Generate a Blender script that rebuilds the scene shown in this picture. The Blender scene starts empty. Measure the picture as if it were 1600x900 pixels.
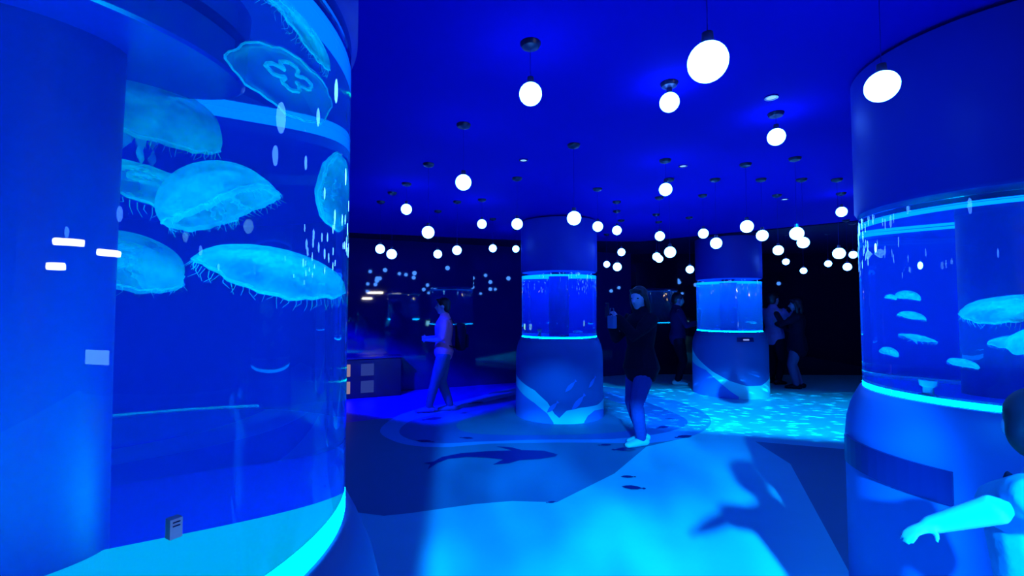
import bpy, bmesh, math, random
from mathutils import Vector, Matrix, Euler

S = bpy.context.scene
COL = S.collection
R = math.radians
PI = math.pi
random.seed(7)

# ------------------------------------------------------------------ camera, world, exposure, lights
F_PX, CAM_H, PITCH = 720.0, 1.45, math.atan(30 / 720)
cam_data = bpy.data.cameras.new('camera')
cam = bpy.data.objects.new('camera', cam_data)
COL.objects.link(cam)
cam_data.sensor_width = 36
cam_data.lens = 36 * F_PX / 1600
cam_data.clip_start = 0.02
cam.location = (0, 0, CAM_H)
cam.rotation_euler = (PI / 2 + PITCH, 0, 0)
S.camera = cam

world = bpy.data.worlds.new('world')
S.world = world
world.use_nodes = True
world.node_tree.nodes['Background'].inputs[0].default_value = (0, 0, 0.02, 1)
world.node_tree.nodes['Background'].inputs[1].default_value = 1
S.view_settings.view_transform = 'Standard'
S.view_settings.look = 'None'
S.view_settings.exposure = 0
S.view_settings.gamma = 1
S.view_settings.use_curve_mapping = False
S.cycles.use_denoising = True
S.cycles.max_bounces = 10
S.cycles.transmission_bounces = 10
S.cycles.transparent_max_bounces = 16
S.cycles.volume_bounces = 2
S.cycles.sample_clamp_indirect = 6
S.cycles.caustics_refractive = False
S.cycles.caustics_reflective = False


def gobo_spot(name, loc, target, energy, color, u0, u1, v0, v1, soft=0.03, pattern=None, size=80, radius=0.01):
    """A projector: a spot lamp behind a rectangular gobo, with an optional water pattern in the slide."""
    ld = bpy.data.lights.new(name, 'SPOT')
    ld.energy = energy
    ld.color = color
    ld.spot_size = R(size)
    ld.spot_blend = 0.1
    ld.shadow_soft_size = radius
    o = bpy.data.objects.new(name, ld)
    COL.objects.link(o)
    o.location = loc
    d = Vector(target) - Vector(loc)
    o.rotation_euler = d.to_track_quat('-Z', 'Y').to_euler()
    ld.use_nodes = True
    nt = ld.node_tree
    N, L = nt.nodes, nt.links
    em = [n for n in N if n.type == 'EMISSION'][0]
    tc = N.new('ShaderNodeTexCoord')
    sx = N.new('ShaderNodeSeparateXYZ')
    L.new(tc.outputs['Normal'], sx.inputs[0])

    def m(op, a, b=None, c=None):
        n = N.new('ShaderNodeMath')
        n.operation = op
        for i, v in enumerate((a, b, c)):
            if v is None:
                continue
            if isinstance(v, (int, float)):
                n.inputs[i].default_value = v
            else:
                L.new(v, n.inputs[i])
        return n.outputs[0]

    def ss(x, a, b):
        n = N.new('ShaderNodeMapRange')
        n.interpolation_type = 'SMOOTHSTEP'
        L.new(x, n.inputs[0])
        n.inputs[1].default_value = a
        n.inputs[2].default_value = b
        return n.outputs[0]
    az = m('ABSOLUTE', sx.outputs[2])
    u = m('DIVIDE', sx.outputs[0], az)
    v = m('DIVIDE', sx.outputs[1], az)
    mask = m('MULTIPLY', m('MULTIPLY', ss(u, u0 - soft, u0 + soft), ss(u, u1 + soft, u1 - soft)),
             m('MULTIPLY', ss(v, v0 - soft, v0 + soft), ss(v, v1 + soft, v1 - soft)))
    strength = mask
    if pattern:
        cx = N.new('ShaderNodeCombineXYZ')
        L.new(m('MULTIPLY', u, pattern['su']), cx.inputs[0])
        L.new(m('MULTIPLY', v, pattern['sv']), cx.inputs[1])
        if pattern['kind'] == 'caustic':
            nz = N.new('ShaderNodeTexNoise')
            nz.inputs['Scale'].default_value = 1.3
            nz.inputs['Detail'].default_value = 1
            L.new(cx.outputs[0], nz.inputs['Vector'])
            add = N.new('ShaderNodeVectorMath')
            add.operation = 'ADD'
            L.new(cx.outputs[0], add.inputs[0])
            L.new(nz.outputs['Color'], add.inputs[1])
            vo = N.new('ShaderNodeTexVoronoi')
            vo.feature = 'F1'
            vo.inputs['Scale'].default_value = 1.0
            L.new(add.outputs[0], vo.inputs['Vector'])
            p = m('MULTIPLY_ADD', ss(vo.outputs['Distance'], 0.35, 0.05), pattern['hi'], pattern['lo'])
        else:
            nz = N.new('ShaderNodeTexNoise')
            nz.inputs['Scale'].default_value = 1.0
            nz.inputs['Detail'].default_value = 2
            nz.inputs['Roughness'].default_value = .45
            L.new(cx.outputs[0], nz.inputs['Vector'])
            p = m('MULTIPLY_ADD', ss(nz.outputs['Fac'], 0.35, 0.72), pattern['hi'], pattern['lo'])
        strength = m('MULTIPLY', mask, p)
    em.inputs['Color'].default_value = (1, 1, 1, 1)
    L.new(strength, em.inputs['Strength'])
    return o


# water projector behind the photographer, throwing its slide on the floor ahead
gobo_spot('water_projector_lamp', (0.35, -2.2, 2.5), (0.75, 3.6, 0), 7000, (0.0, 0.42, 1.0),
          -0.215, 0.245, -0.42, 0.118, 0.014,
          {'kind': 'cloud', 'su': 9, 'sv': 9, 'hi': 0.75, 'lo': 0.42}, 100, 0.05)
# ripple projector thrown across the floor before the far tank
gobo_spot('ripple_projector_lamp', (1.9, 2.6, 2.55), (3.0, 6.3, 0), 4200, (0.0, 0.5, 1.0),
          -0.36, 0.6, -0.14, 0.17, 0.04,
          {'kind': 'caustic', 'su': 20, 'sv': 110, 'hi': 3.2, 'lo': 0.5}, 110)
# deep blue wash in front of the left part of the back wall
gobo_spot('blue_wash_lamp', (-2.6, 4.6, 2.55), (-1.3, 7.1, 0), 1700, (0.0, 0.004, 1.0),
          -0.9, 0.32, -0.22, 0.25, 0.05,
          {'kind': 'cloud', 'su': 30, 'sv': 30, 'hi': 0.5, 'lo': 0.7}, 120)

# unseen lamp added to brighten the printed foot of the middle tank
gobo_spot('added_accent_lamp', (0.25, 3.45, 2.55), (0.62, 5.78, 0.25), 420, (0.0, 0.42, 1.0),
          -0.22, 0.22, -0.02, 0.10, 0.05, None, 60)
# unseen lamp added to brighten the near right plinth and the child
gobo_spot('added_plinth_lamp', (0.1, 0.2, 2.55), (1.75, 1.75, 0.45), 220, (0.0, 0.34, 1.0),
          -0.22, 0.5, -0.22, 0.3, 0.1, None, 100)

# ------------------------------------------------------------------ helpers
CAM_Q = cam.rotation_euler.to_matrix()
CAM_P = Vector(cam.location)


def ray(px, py):
    return (CAM_Q @ Vector(((px - 800) / F_PX, (450 - py) / F_PX, -1))).normalized()


def at(px, py, depth):
    d = ray(px, py)
    return CAM_P + d * (depth / d.y)


def on_floor(px, py, z=0.0):
    d = ray(px, py)
    return CAM_P + d * ((z - CAM_H) / d.z)


def mat(name, color, rough=0.5, spec=0.4, noise=0.0, scale=8, metal=0.0, bump=0.0, coat=0.0):
    m = bpy.data.materials.new(name)
    m.use_nodes = True
    nt = m.node_tree
    b = nt.nodes['Principled BSDF']
    b.inputs['Base Color'].default_value = (*color, 1)
    b.inputs['Roughness'].default_value = rough
    b.inputs['Specular IOR Level'].default_value = spec
    b.inputs['Metallic'].default_value = metal
    b.inputs['Coat Weight'].default_value = coat
    b.inputs['Coat Roughness'].default_value = 0.03
    if noise or bump:
        tc = nt.nodes.new('ShaderNodeTexCoord')
        nz = nt.nodes.new('ShaderNodeTexNoise')
        nz.inputs['Scale'].default_value = scale
        nz.inputs['Detail'].default_value = 3
        nt.links.new(tc.outputs['Object'], nz.inputs['Vector'])
        if noise:
            mx = nt.nodes.new('ShaderNodeMix')
            mx.data_type = 'RGBA'
            mx.inputs[6].default_value = (*[c * (1 - noise) for c in color], 1)
            mx.inputs[7].default_value = (*[min(1, c * (1 + noise)) for c in color], 1)
            nt.links.new(nz.outputs['Fac'], mx.inputs[0])
            nt.links.new(mx.outputs[2], b.inputs['Base Color'])
        if bump:
            bp = nt.nodes.new('ShaderNodeBump')
            bp.inputs['Strength'].default_value = bump
            bp.inputs['Distance'].default_value = 0.01
            nt.links.new(nz.outputs['Fac'], bp.inputs['Height'])
            nt.links.new(bp.outputs[0], b.inputs['Normal'])
    return m


def emis(name, color, strength=1.0):
    m = bpy.data.materials.new(name)
    m.use_nodes = True
    nt = m.node_tree
    nt.nodes.remove(nt.nodes['Principled BSDF'])
    e = nt.nodes.new('ShaderNodeEmission')
    e.inputs[0].default_value = (*color, 1)
    e.inputs[1].default_value = strength
    nt.links.new(e.outputs[0], nt.nodes['Material Output'].inputs[0])
    return m


def link(name, mesh, parent=None, smooth=False):
    o = bpy.data.objects.new(name, mesh)
    COL.objects.link(o)
    if parent is not None:
        o.parent = parent
    if smooth:
        for p in mesh.polygons:
            p.use_smooth = True
    return o


def obj(name, bm, material, parent=None, smooth=False):
    me = bpy.data.meshes.new(name)
    bmesh.ops.recalc_face_normals(bm, faces=bm.faces)
    bm.to_mesh(me)
    bm.free()
    me.materials.append(material)
    o = link(name, me, parent, smooth)
    if smooth:
        try:
            me.set_sharp_from_angle(angle=R(40))
        except Exception:
            pass
    return o


def thing(name, label, cat, loc=(0, 0, 0), rot=(0, 0, 0), group=None):
    o = bpy.data.objects.new(name, None)
    o.empty_display_size = 0.1
    COL.objects.link(o)
    o.location = loc
    o.rotation_euler = rot
    return tag(o, label, cat, group)


def tag(o, label, cat, group=None):
    o['label'] = label
    o['category'] = cat
    if group:
        o['group'] = group
    return o


def struct(o):
    o['kind'] = 'structure'
    return o


def box(bm, c, s, rot=None, bev=0.0):
    r = bmesh.ops.create_cube(bm, size=1)
    vs = r['verts']
    M = Matrix.Translation(c) @ (rot.to_matrix().to_4x4() if rot else Matrix()) @ Matrix.Diagonal((*s, 1))
    bmesh.ops.transform(bm, matrix=M, verts=vs)
    if bev:
        es = {e for v in vs for e in v.link_edges}
        bmesh.ops.bevel(bm, geom=list(es), offset=bev, segments=2, affect='EDGES', profile=0.5)
    return bm


def lathe(prof, seg=64, closed=False, a0=0, a1=2 * PI):
    """Revolve a list of (r, z); closed joins the last point to the first."""
    bm = bmesh.new()
    full = abs(a1 - a0 - 2 * PI) < 1e-6
    n = seg if full else seg + 1
    rings = []
    for r, z in prof:
        if r < 1e-6:
            rings.append([bm.verts.new((0, 0, z))])
        else:
            rings.append([bm.verts.new((r * math.cos(a0 + (a1 - a0) * k / seg), r * math.sin(a0 + (a1 - a0) * k / seg), z)) for k in range(n)])
    pairs = list(zip(rings[:-1], rings[1:]))
    if closed:
        pairs.append((rings[-1], rings[0]))
    for A, B in pairs:
        for k in range(seg):
            k2 = (k + 1) % n
            if len(A) == 1 and len(B) == 1:
                continue
            if len(A) == 1:
                bm.faces.new((A[0], B[k], B[k2]))
            elif len(B) == 1:
                bm.faces.new((A[k], A[k2], B[0]))
            else:
                bm.faces.new((A[k], A[k2], B[k2], B[k]))
    return bm


def tube(bm, pts, rad, seg=12, caps=True, side=Vector((0, 1, 0))):
    """Closed tube through pts; rad is a list of r or (r_side, r_other)."""
    pts = [Vector(p) for p in pts]
    rad = [(r, r) if isinstance(r, (int, float)) else r for r in rad]
    P, Q = [], []
    n = len(pts)
    for i in range(n):
        t = (pts[min(i + 1, n - 1)] - pts[max(i - 1, 0)]).normalized()
        if i == 0 and caps:
            for k in (0.35, 0.75):
                P.append((pts[0] - t * min(rad[0]) * math.sqrt(1 - k * k), t)); Q.append((rad[0][0] * k, rad[0][1] * k))
        P.append((pts[i], t)); Q.append(rad[i])
        if i == n - 1 and caps:
            for k in (0.75, 0.35):
                P.append((pts[-1] + t * min(rad[-1]) * math.sqrt(1 - k * k), t)); Q.append((rad[-1][0] * k, rad[-1][1] * k))
    rings = []
    for (p, t), (a, b) in zip(P, Q):
        s = side - t * side.dot(t)
        if s.length < 1e-3:
            s = Vector((1, 0, 0)) - t * t.x
        s.normalize()
        w = t.cross(s)
        rings.append([bm.verts.new(p + s * (a * math.cos(2 * PI * k / seg)) + w * (b * math.sin(2 * PI * k / seg))) for k in range(seg)])
    for A, B in zip(rings[:-1], rings[1:]):
        for k in range(seg):
            bm.faces.new((A[k], A[(k + 1) % seg], B[(k + 1) % seg], B[k]))
    bm.faces.new(rings[0][::-1])
    bm.faces.new(rings[-1])
    return bm


def ball(bm, c, r, rot=None, u=16, v=10):
    res = bmesh.ops.create_uvsphere(bm, u_segments=u, v_segments=v, radius=1)
    r = (r, r, r) if isinstance(r, (int, float)) else r
    M = Matrix.Translation(c) @ (rot.to_matrix().to_4x4() if rot else Matrix()) @ Matrix.Diagonal((*r, 1))
    bmesh.ops.transform(bm, matrix=M, verts=res['verts'])
    return bm


def slab(pts, z0, z1):
    """Prism over a plan polygon."""
    bm = bmesh.new()
    a = [bm.verts.new((p[0], p[1], z0)) for p in pts]
    b = [bm.verts.new((p[0], p[1], z1)) for p in pts]
    bm.faces.new(a[::-1])
    bm.faces.new(b)
    n = len(pts)
    for i in range(n):
        bm.faces.new((a[i], a[(i + 1) % n], b[(i + 1) % n], b[i]))
    return bm


# ------------------------------------------------------------------ materials
M = {}
M['floor'] = mat('floor_vinyl_pale', (0.04, 0.62, 0.85), 0.42, 0.3, 0.08, 3)
M['floor_navy'] = mat('floor_print_navy', (0.006, 0.18, 0.40), 0.42, 0.3, 0.05, 3)
M['floor_mid'] = mat('floor_print_royal', (0.008, 0.12, 0.50), 0.42, 0.3)
M['floor_blue_light'] = mat('floor_painted_blue_light', (0.003, 0.015, 0.75), 0.42, 0.3)  # saturated blue light put into the floor colour
M['floor_light'] = mat('floor_print_light', (0.02, 0.30, 0.8), 0.42, 0.3)
M['floor_fish'] = mat('floor_print_fish', (0.003, 0.012, 0.2), 0.42, 0.3)
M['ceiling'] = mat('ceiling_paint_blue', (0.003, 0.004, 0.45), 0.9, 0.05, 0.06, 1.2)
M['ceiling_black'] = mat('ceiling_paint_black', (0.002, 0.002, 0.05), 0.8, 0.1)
M['wall'] = mat('wall_dark_acrylic', (0.002, 0.002, 0.035), 0.03, 0.5)
M['wall_blue'] = mat('wall_navy_acrylic', (0.004, 0.004, 0.16), 0.03, 0.5)
M['wall_matt'] = mat('wall_dark_matt', (0.003, 0.003, 0.05), 0.7, 0.1)
M['column'] = mat('column_painted_blue', (0.006, 0.022, 0.42), 0.5, 0.25, 0.05, 2)
M['base'] = mat('base_print_deep_blue', (0.008, 0.11, 0.46), 0.45, 0.3, 0.06, 2)
M['print_pale'] = mat('base_print_pale', (0.06, 0.8, 0.97), 0.45, 0.3)
M['print_mid'] = mat('base_print_mid', (0.02, 0.2, 0.85), 0.45, 0.3)
M['print_fish'] = mat('base_print_fish', (0.02, 0.2, 0.85), 0.45, 0.3)
M['core'] = mat('core_column_blue', (0.004, 0.006, 0.10), 0.5, 0.3, 0.05, 4)
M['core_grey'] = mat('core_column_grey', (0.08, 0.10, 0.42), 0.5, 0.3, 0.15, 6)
M['dark'] = mat('dark_metal', (0.01, 0.012, 0.05), 0.35, 0.4)
M['plate'] = mat('top_plate_navy', (0.004, 0.006, 0.16), 0.25, 0.5)
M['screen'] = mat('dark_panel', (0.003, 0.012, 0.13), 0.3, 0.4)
M['cord'] = mat('blue_black_cord', (0.003, 0.004, 0.25), 0.6, 0.2)
M['tank_floor'] = mat('tank_floor_blue', (0.02, 0.10, 0.75), 0.5, 0.3)
M['diffuser'] = mat('white_bottom_diffuser', (0.5, 0.8, 0.95), 0.5, 0.3, 0.06, 5)
M['bottom_glow'] = emis('glowing_bottom_panel', (0.0, 0.40, 0.75))
M['fitting'] = mat('pipe_fitting_pink_grey', (0.42, 0.30, 0.42), 0.5, 0.3)
M['sticker'] = mat('pale_sticker', (0.45, 0.6, 0.8), 0.5, 0.3)
M['globe'] = emis('globe_light', (1.6, 7.0, 28.0), 1.1)
M['led'] = emis('blue_led', (0.0, 36.0, 120.0), 6.0)
M['led_dim'] = emis('blue_led_top', (0.0, 0.25, 2.2), 1.0)
M['led_top'] = emis('blue_led_lid', (0.0, 0.6, 8.0), 1.0)
M['led_mid'] = emis('blue_led_lid_mid', (0.0, 0.45, 4.0), 1.0)
M['warm'] = emis('warm_tube', (40, 37, 33), 1.5)
M['down'] = emis('small_downlight', (0.3, 0.7, 1.6), 1.0)


def water_mat(name, dens, col):
    m = bpy.data.materials.new(name)
    m.use_nodes = True
    nt = m.node_tree
    nt.nodes.remove(nt.nodes['Principled BSDF'])
    g = nt.nodes.new('ShaderNodeBsdfGlass')
    g.inputs['Roughness'].default_value = 0.0
    g.inputs['IOR'].default_value = 1.36
    g.inputs['Color'].default_value = (0.95, 0.98, 1, 1)
    v = nt.nodes.new('ShaderNodeVolumeScatter')
    v.inputs['Color'].default_value = (*col, 1)
    v.inputs['Density'].default_value = dens
    out = nt.nodes['Material Output']
    nt.links.new(g.outputs[0], out.inputs['Surface'])
    nt.links.new(v.outputs[0], out.inputs['Volume'])
    return m


M['water'] = water_mat('tank_water', 0.9, (0.0, 0.06, 0.9))
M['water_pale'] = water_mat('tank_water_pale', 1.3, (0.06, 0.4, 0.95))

mg = bpy.data.materials.new('clear_acrylic')
mg.use_nodes = True
nt = mg.node_tree
nt.nodes.remove(nt.nodes['Principled BSDF'])
g = nt.nodes.new('ShaderNodeBsdfGlass')
g.inputs['IOR'].default_value = 1.45
g.inputs['Color'].default_value = (0.8, 0.9, 1, 1)
nt.links.new(g.outputs[0], nt.nodes['Material Output'].inputs[0])
M['acrylic'] = mg


def jelly_mat(name, alpha, col):
    m = bpy.data.materials.new(name)
    m.use_nodes = True
    nt = m.node_tree
    nt.nodes.remove(nt.nodes['Principled BSDF'])
    N, L = nt.nodes, nt.links
    tr = N.new('ShaderNodeBsdfTransparent')
    tr.inputs[0].default_value = (0.92, 0.97, 1, 1)
    tl = N.new('ShaderNodeBsdfTranslucent')
    tl.inputs[0].default_value = (*col, 1)
    df = N.new('ShaderNodeBsdfDiffuse')
    df.inputs[0].default_value = (*col, 1)
    mx = N.new('ShaderNodeMixShader')
    L.new(tl.outputs[0], mx.inputs[1])
    L.new(df.outputs[0], mx.inputs[2])
    tc = N.new('ShaderNodeTexCoord')
    nz = N.new('ShaderNodeTexNoise')
    nz.inputs['Scale'].default_value = 14
    nz.inputs['Detail'].default_value = 3
    L.new(tc.outputs['Object'], nz.inputs['Vector'])
    mr = N.new('ShaderNodeMapRange')
    mr.inputs[1].default_value = 0.36
    mr.inputs[2].default_value = 0.68
    mr.inputs[3].default_value = alpha * 0.5
    mr.inputs[4].default_value = min(1, alpha * 1.35)
    L.new(nz.outputs['Fac'], mr.inputs[0])
    m2 = N.new('ShaderNodeMixShader')
    L.new(mr.outputs[0], m2.inputs[0])
    L.new(tr.outputs[0], m2.inputs[1])
    L.new(mx.outputs[0], m2.inputs[2])
    L.new(m2.outputs[0], N['Material Output'].inputs[0])
    return m


M['jelly'] = jelly_mat('jelly_bell', 0.42, (0.3, 1.0, 0.85))
M['jelly_clear'] = jelly_mat('jelly_clear_bell', 0.10, (0.3, 1.0, 0.85))
M['jelly_rim'] = jelly_mat('jelly_rim', 0.75, (0.45, 1.0, 1.0))
M['jelly_core'] = jelly_mat('jelly_gonads', 0.95, (0.5, 1.0, 1.0))
M['jelly_arm'] = jelly_mat('jelly_arms', 0.45, (0.35, 0.95, 1.0))
M['jelly_dense'] = jelly_mat('jelly_dense', 0.6, (0.35, 1.0, 0.9))

# ------------------------------------------------------------------ setting
CEIL = 2.63
ROOM = [(-6.0, -5.0), (8.5, -5.0), (8.5, 9.9), (2.6, 10.05), (-6.0, 6.23)]
EDGE = [(-6.0, 5.75), (-2.45, 7.3), (0.0, 8.05), (2.3, 8.25), (4.55, 6.35), (8.5, 3.2)]
floor = struct(obj('floor', slab(ROOM, -0.12, 0.0), M['floor']))
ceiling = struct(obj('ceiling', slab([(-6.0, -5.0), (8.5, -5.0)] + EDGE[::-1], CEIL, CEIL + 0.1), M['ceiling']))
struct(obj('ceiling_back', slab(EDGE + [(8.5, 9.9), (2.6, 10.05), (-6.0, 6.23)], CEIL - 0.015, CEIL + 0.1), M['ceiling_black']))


def wall(name, a, b, m, t=0.12):
    a, b = Vector((*a, 0)), Vector((*b, 0))
    d = (b - a).normalized()
    n = Vector((d.y, -d.x, 0)) * t          # outward for a counter-clockwise room
    pts = [a - d * 0.0, b, b + n, a + n]
    return struct(obj(name, slab([(p.x, p.y) for p in pts], -0.05, CEIL + 0.1), m))


wall('wall_rear', ROOM[0], ROOM[1], M['wall_matt'])
wall('wall_right', ROOM[1], ROOM[2], M['wall_matt'])
wall('wall_back_right', ROOM[2], ROOM[3], M['wall'])
wall('wall_back', ROOM[3], ROOM[4], M['wall_blue'])
wall('wall_left', ROOM[4], ROOM[0], M['wall_matt'])


def decal(name, pts, z, m, parent=None, densify=0):
    P = [on_floor(x, y) for x, y in pts]
    bm = bmesh.new()
    a = [bm.verts.new((p.x, p.y, z)) for p in P]
    f = bm.faces.new(a)
    bmesh.ops.triangulate(bm, faces=[f])
    o = obj(name, bm, m, parent if parent is not None else floor)
    for p in o.data.polygons:
        if p.normal.z < 0:
            o.data.flip_normals()
            break
    return o


def smooth_loop(pts, sub=5):
    out = []
    n = len(pts)
    for i in range(n):
        p0, p1, p2, p3 = [Vector(pts[(i + k) % n]) for k in (-1, 0, 1, 2)]
        for s in range(sub):
            t = s / sub
            q = 0.5 * ((2 * p1) + (p2 - p0) * t + (2 * p0 - 5 * p1 + 4 * p2 - p3) * t * t + (3 * p1 - p0 - 3 * p2 + p3) * t ** 3)
            out.append((q.x, q.y))
    return out


# printed floor graphics: deep sea zone, pond rings, whale and small fish, plus painted blue light
decal('printed_deep_water', [(-900, 800), (200, 730), (545, 660), (619, 652), (687, 639), (734, 632), (802, 610), (880, 596), (960, 606), (1090, 640), (1111, 661), (1080, 682), (1010, 698), (960, 740), (870, 785), (800, 783), (740, 788), (690, 795), (640, 802), (600, 806), (552, 800), (300, 830)], 0.001, M['floor_navy'])
decal('printed_deep_water', [(1180, 690), (1320, 702), (1700, 730), (2200, 900), (1700, 1100), (1420, 1080), (1330, 900), (1235, 725)], 0.001, M['floor_navy'])
decal('painted_blue_light', [(-700, 660), (200, 600), (545, 570), (700, 560), (840, 560), (815, 606), (802, 610), (734, 632), (687, 639), (619, 652), (545, 660), (200, 730)], 0.0016, M['floor_blue_light'])  # pool of blue light painted over plain floor, back left
decal('printed_pond_edge', smooth_loop([(594, 676), (612, 655), (650, 640), (730, 624), (800, 606), (870, 598), (960, 606), (1040, 622), (1095, 642), (1111, 661), (1085, 680), (1020, 692),
                            (930, 692), (840, 692), (760, 694), (690, 699), (630, 694)]), 0.0022, M['floor_light'])
decal('printed_pond_shallow', smooth_loop([(624, 676), (640, 659), (690, 645), (760, 628), (830, 612), (900, 606), (980, 620), (1040, 640), (1075, 660), (1040, 676), (960, 686), (860, 687), (760, 690), (690, 693), (645, 688)]), 0.0034, M['floor_mid'])
decal('printed_pond_deep', smooth_loop([(713, 666), (728, 655), (770, 643), (820, 622), (900, 616), (960, 628), (1010, 648), (1005, 668), (950, 677), (870, 680), (780, 680), (730, 676)]), 0.0046, M['floor_navy'])
decal('printed_whale', [(662, 724), (678, 722), (690, 715), (720, 709), (760, 706), (800, 704.5), (775, 698), (800, 700), (815, 704), (850, 705), (872, 711), (868, 714), (845, 718),
                        (812, 720), (795, 725), (770, 727), (786, 719), (760, 716), (730, 715), (700, 718), (682, 725), (668, 735), (672, 726)], 0.0060, M['floor_fish'])


def floor_fish(x, y, L, ang, w=0.22):
    """A small fish painted on the floor: body and forked tail, L metres long."""
    c = on_floor(x, y)
    prof = [(-.5, .03), (-.42, .10), (-.34, .03), (-.15, .16), (.1, .2), (.32, .13), (.5, .0)]
    up = [(a * L, b * L * w / .2) for a, b in prof]
    pts = up + [(a, -b) for a, b in up[-2::-1]]
    bm = bmesh.new()
    ca, sa = math.cos(ang), math.sin(ang)
    vs = [bm.verts.new((c.x + a * ca - b * sa, c.y + a * sa + b * ca, 0.0072)) for a, b in pts]
    f = bm.faces.new(vs)
    bmesh.ops.triangulate(bm, faces=[f])
    o = obj('printed_fish', bm, M['floor_fish'], floor)
    if o.data.polygons[0].normal.z < 0:
        o.data.flip_normals()


for a in [(744, 630, .26, .6), (675, 655, .28, .5), (724, 646, .12, .5), (729, 685, .16, -.2), (665, 690, .2, 2.9), (785, 624, .2, .4),
          (1036, 668, .2, .5), (1068, 683, .24, .4), (1047, 655, .12, -.4), (945, 696, .15, .1), (975, 703, .26, .1), (982, 746, .13, 3.1), (990, 763, .19, 2.9),
          (861, 786, .08, .3)]:
    floor_fish(*a)

# ------------------------------------------------------------------ jellyfish tanks
Z0, Z1, RT, RB, RC = 1.05, 1.89, 0.51, 0.59, 0.13


def cyl_strip(pts, r, parent, m, name, seg=8):
    """A print wrapped on the base: pts = [(theta, z_low, z_high)]."""
    bm = bmesh.new()
    rows = []
    for (t0, a0, b0), (t1, a1, b1) in zip(pts[:-1], pts[1:]):
        for k in range(seg):
            f = k / seg
            rows.append((t0 + (t1 - t0) * f, a0 + (a1 - a0) * f, b0 + (b1 - b0) * f))
    rows.append(pts[-1])
    V = []
    for t, a, b in rows:
        V.append([bm.verts.new((r * math.cos(t), r * math.sin(t), a + (b - a) * j / 3)) for j in range(4)])
    for A, B in zip(V[:-1], V[1:]):
        for j in range(3):
            bm.faces.new((A[j], B[j], B[j + 1], A[j + 1]))
    return obj(name, bm, m, parent, True)


def cyl_fish(t, z, L, ang, r, parent):
    prof = [(-.5, .10), (-.36, .025), (-.15, .11), (.1, .14), (.32, .09), (.5, .0)]
    bm = bmesh.new()
    ca, sa = math.cos(ang), math.sin(ang)

    def P(a, b):
        u, w = (a * ca - b * sa) * L, (a * sa + b * ca) * L
        return (r * math.cos(t + u / r), r * math.sin(t + u / r), z + w)
    rows = []
    for i in range(len(prof) - 1):
        for k in range(3):
            f = k / 3
            a = prof[i][0] + (prof[i + 1][0] - prof[i][0]) * f
            b = prof[i][1] + (prof[i + 1][1] - prof[i][1]) * f
            rows.append((bm.verts.new(P(a, b)), bm.verts.new(P(a, -b))))
    tip = bm.verts.new(P(.5, 0))
    for A, B in zip(rows[:-1], rows[1:]):
        bm.faces.new((A[0], A[1], B[1], B[0]))
    bm.faces.new((rows[-1][0], rows[-1][1], tip))
    obj('printed_fish', bm, M['print_fish'], parent)


def tank(label, x, y, water, core, plate=False, seg=96, Z1=Z1, RC=.10, lip=.02, strip=.009, arc=360, ring=.30, ringm='led_top'):
    """Column tank: printed plinth, bottom ring, water cylinder round a core column, rim, cladding up to the ceiling."""
    rot = math.atan2(-y, -x)                       # local +X faces the photographer's spot
    t = thing('jellyfish_tank', label, 'aquarium', (x, y, 0), (0, 0, rot))
    base = obj('plinth', lathe([(0, 0), (RB - .012, 0), (RB - .012, .02), (RB, .022), (RB, .80), (RB - .008, .88), (RB - .025, .95), (RB - .05, 1.01), (RT + .012, Z0 - .004), (RT + .004, Z0), (RC + .02, Z0), (0, Z0)], seg), M['base'], t, True)
    obj('tank_floor', lathe([(RC, Z0 + .001), (RT - .02, Z0 + .001), (RT - .02, Z0 + .012), (RC, Z0 + .012)], seg, True), M['tank_floor'], t)
    obj('lower_light_strip', lathe([(RT - .018, Z0 + .003), (RT - .006, Z0 + .003), (RT - .006, Z0 + strip), (RT - .018, Z0 + strip)], seg, True, R(-arc / 2), R(arc / 2)), M['led'], t)
    obj('upper_light_ring', lathe([(RT - ring, Z1 - lip - .012), (RT - .012, Z1 - lip - .012), (RT - .012, Z1 - lip - .006), (RT - ring, Z1 - lip - .006)], seg, True), M[ringm], t)
    obj('core_column', lathe([(RC, Z0 + .002), (RC, Z1 + .03)], 48), core, t, True)
    obj('water', lathe([(0, Z0 + .0005), (RT, Z0 + .0005), (RT, Z1 - lip), (0, Z1 - lip)], seg), water, t, True)
    obj('glass_rim', lathe([(RT, Z1 - lip + .001), (RT, Z1 + .004), (RT - .014, Z1 + .004), (RT - .014, Z1 - lip + .001)], seg, True), M['acrylic'], t, True)
    obj('upper_cladding', lathe([(RC + .01, Z1 + .025), (RT - .03, Z1 + .025), (RT + .0, Z1 + .03), (RT + .012, Z1 + .05), (RT + .012, CEIL - .02)], seg), M['column'], t, True)
    if plate:
        obj('top_plate', lathe([(RC, Z1 - .09), (.215, Z1 - .09), (.22, Z1 - .085), (.22, Z1 - .03), (RC, Z1 - .03)], 64, True), M['plate'], t, True)
    return t


near_tank = tank('towering jellyfish tank filling the left of the view, with big cyan jellyfish inside', -0.816, 0.772, M['water'], M['core'], True, 128, 1.95, .085, .02, .036, 190, .075, 'led_dim')
right_tank = tank('jellyfish tank cut off by the right edge, small cyan jellyfish drifting in it', 2.23, 2.11, M['water'], M['core'], False, 96, Z1, .10, .02, .02, 360, .10, 'led_mid')
mid_tank = tank('cylindrical tank in the middle of the hall, plinth with pale waves and four printed fish', 0.645, 6.35, M['water'], M['core'])
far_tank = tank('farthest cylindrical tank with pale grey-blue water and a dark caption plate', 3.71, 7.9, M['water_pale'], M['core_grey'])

r = RB + .003
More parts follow.
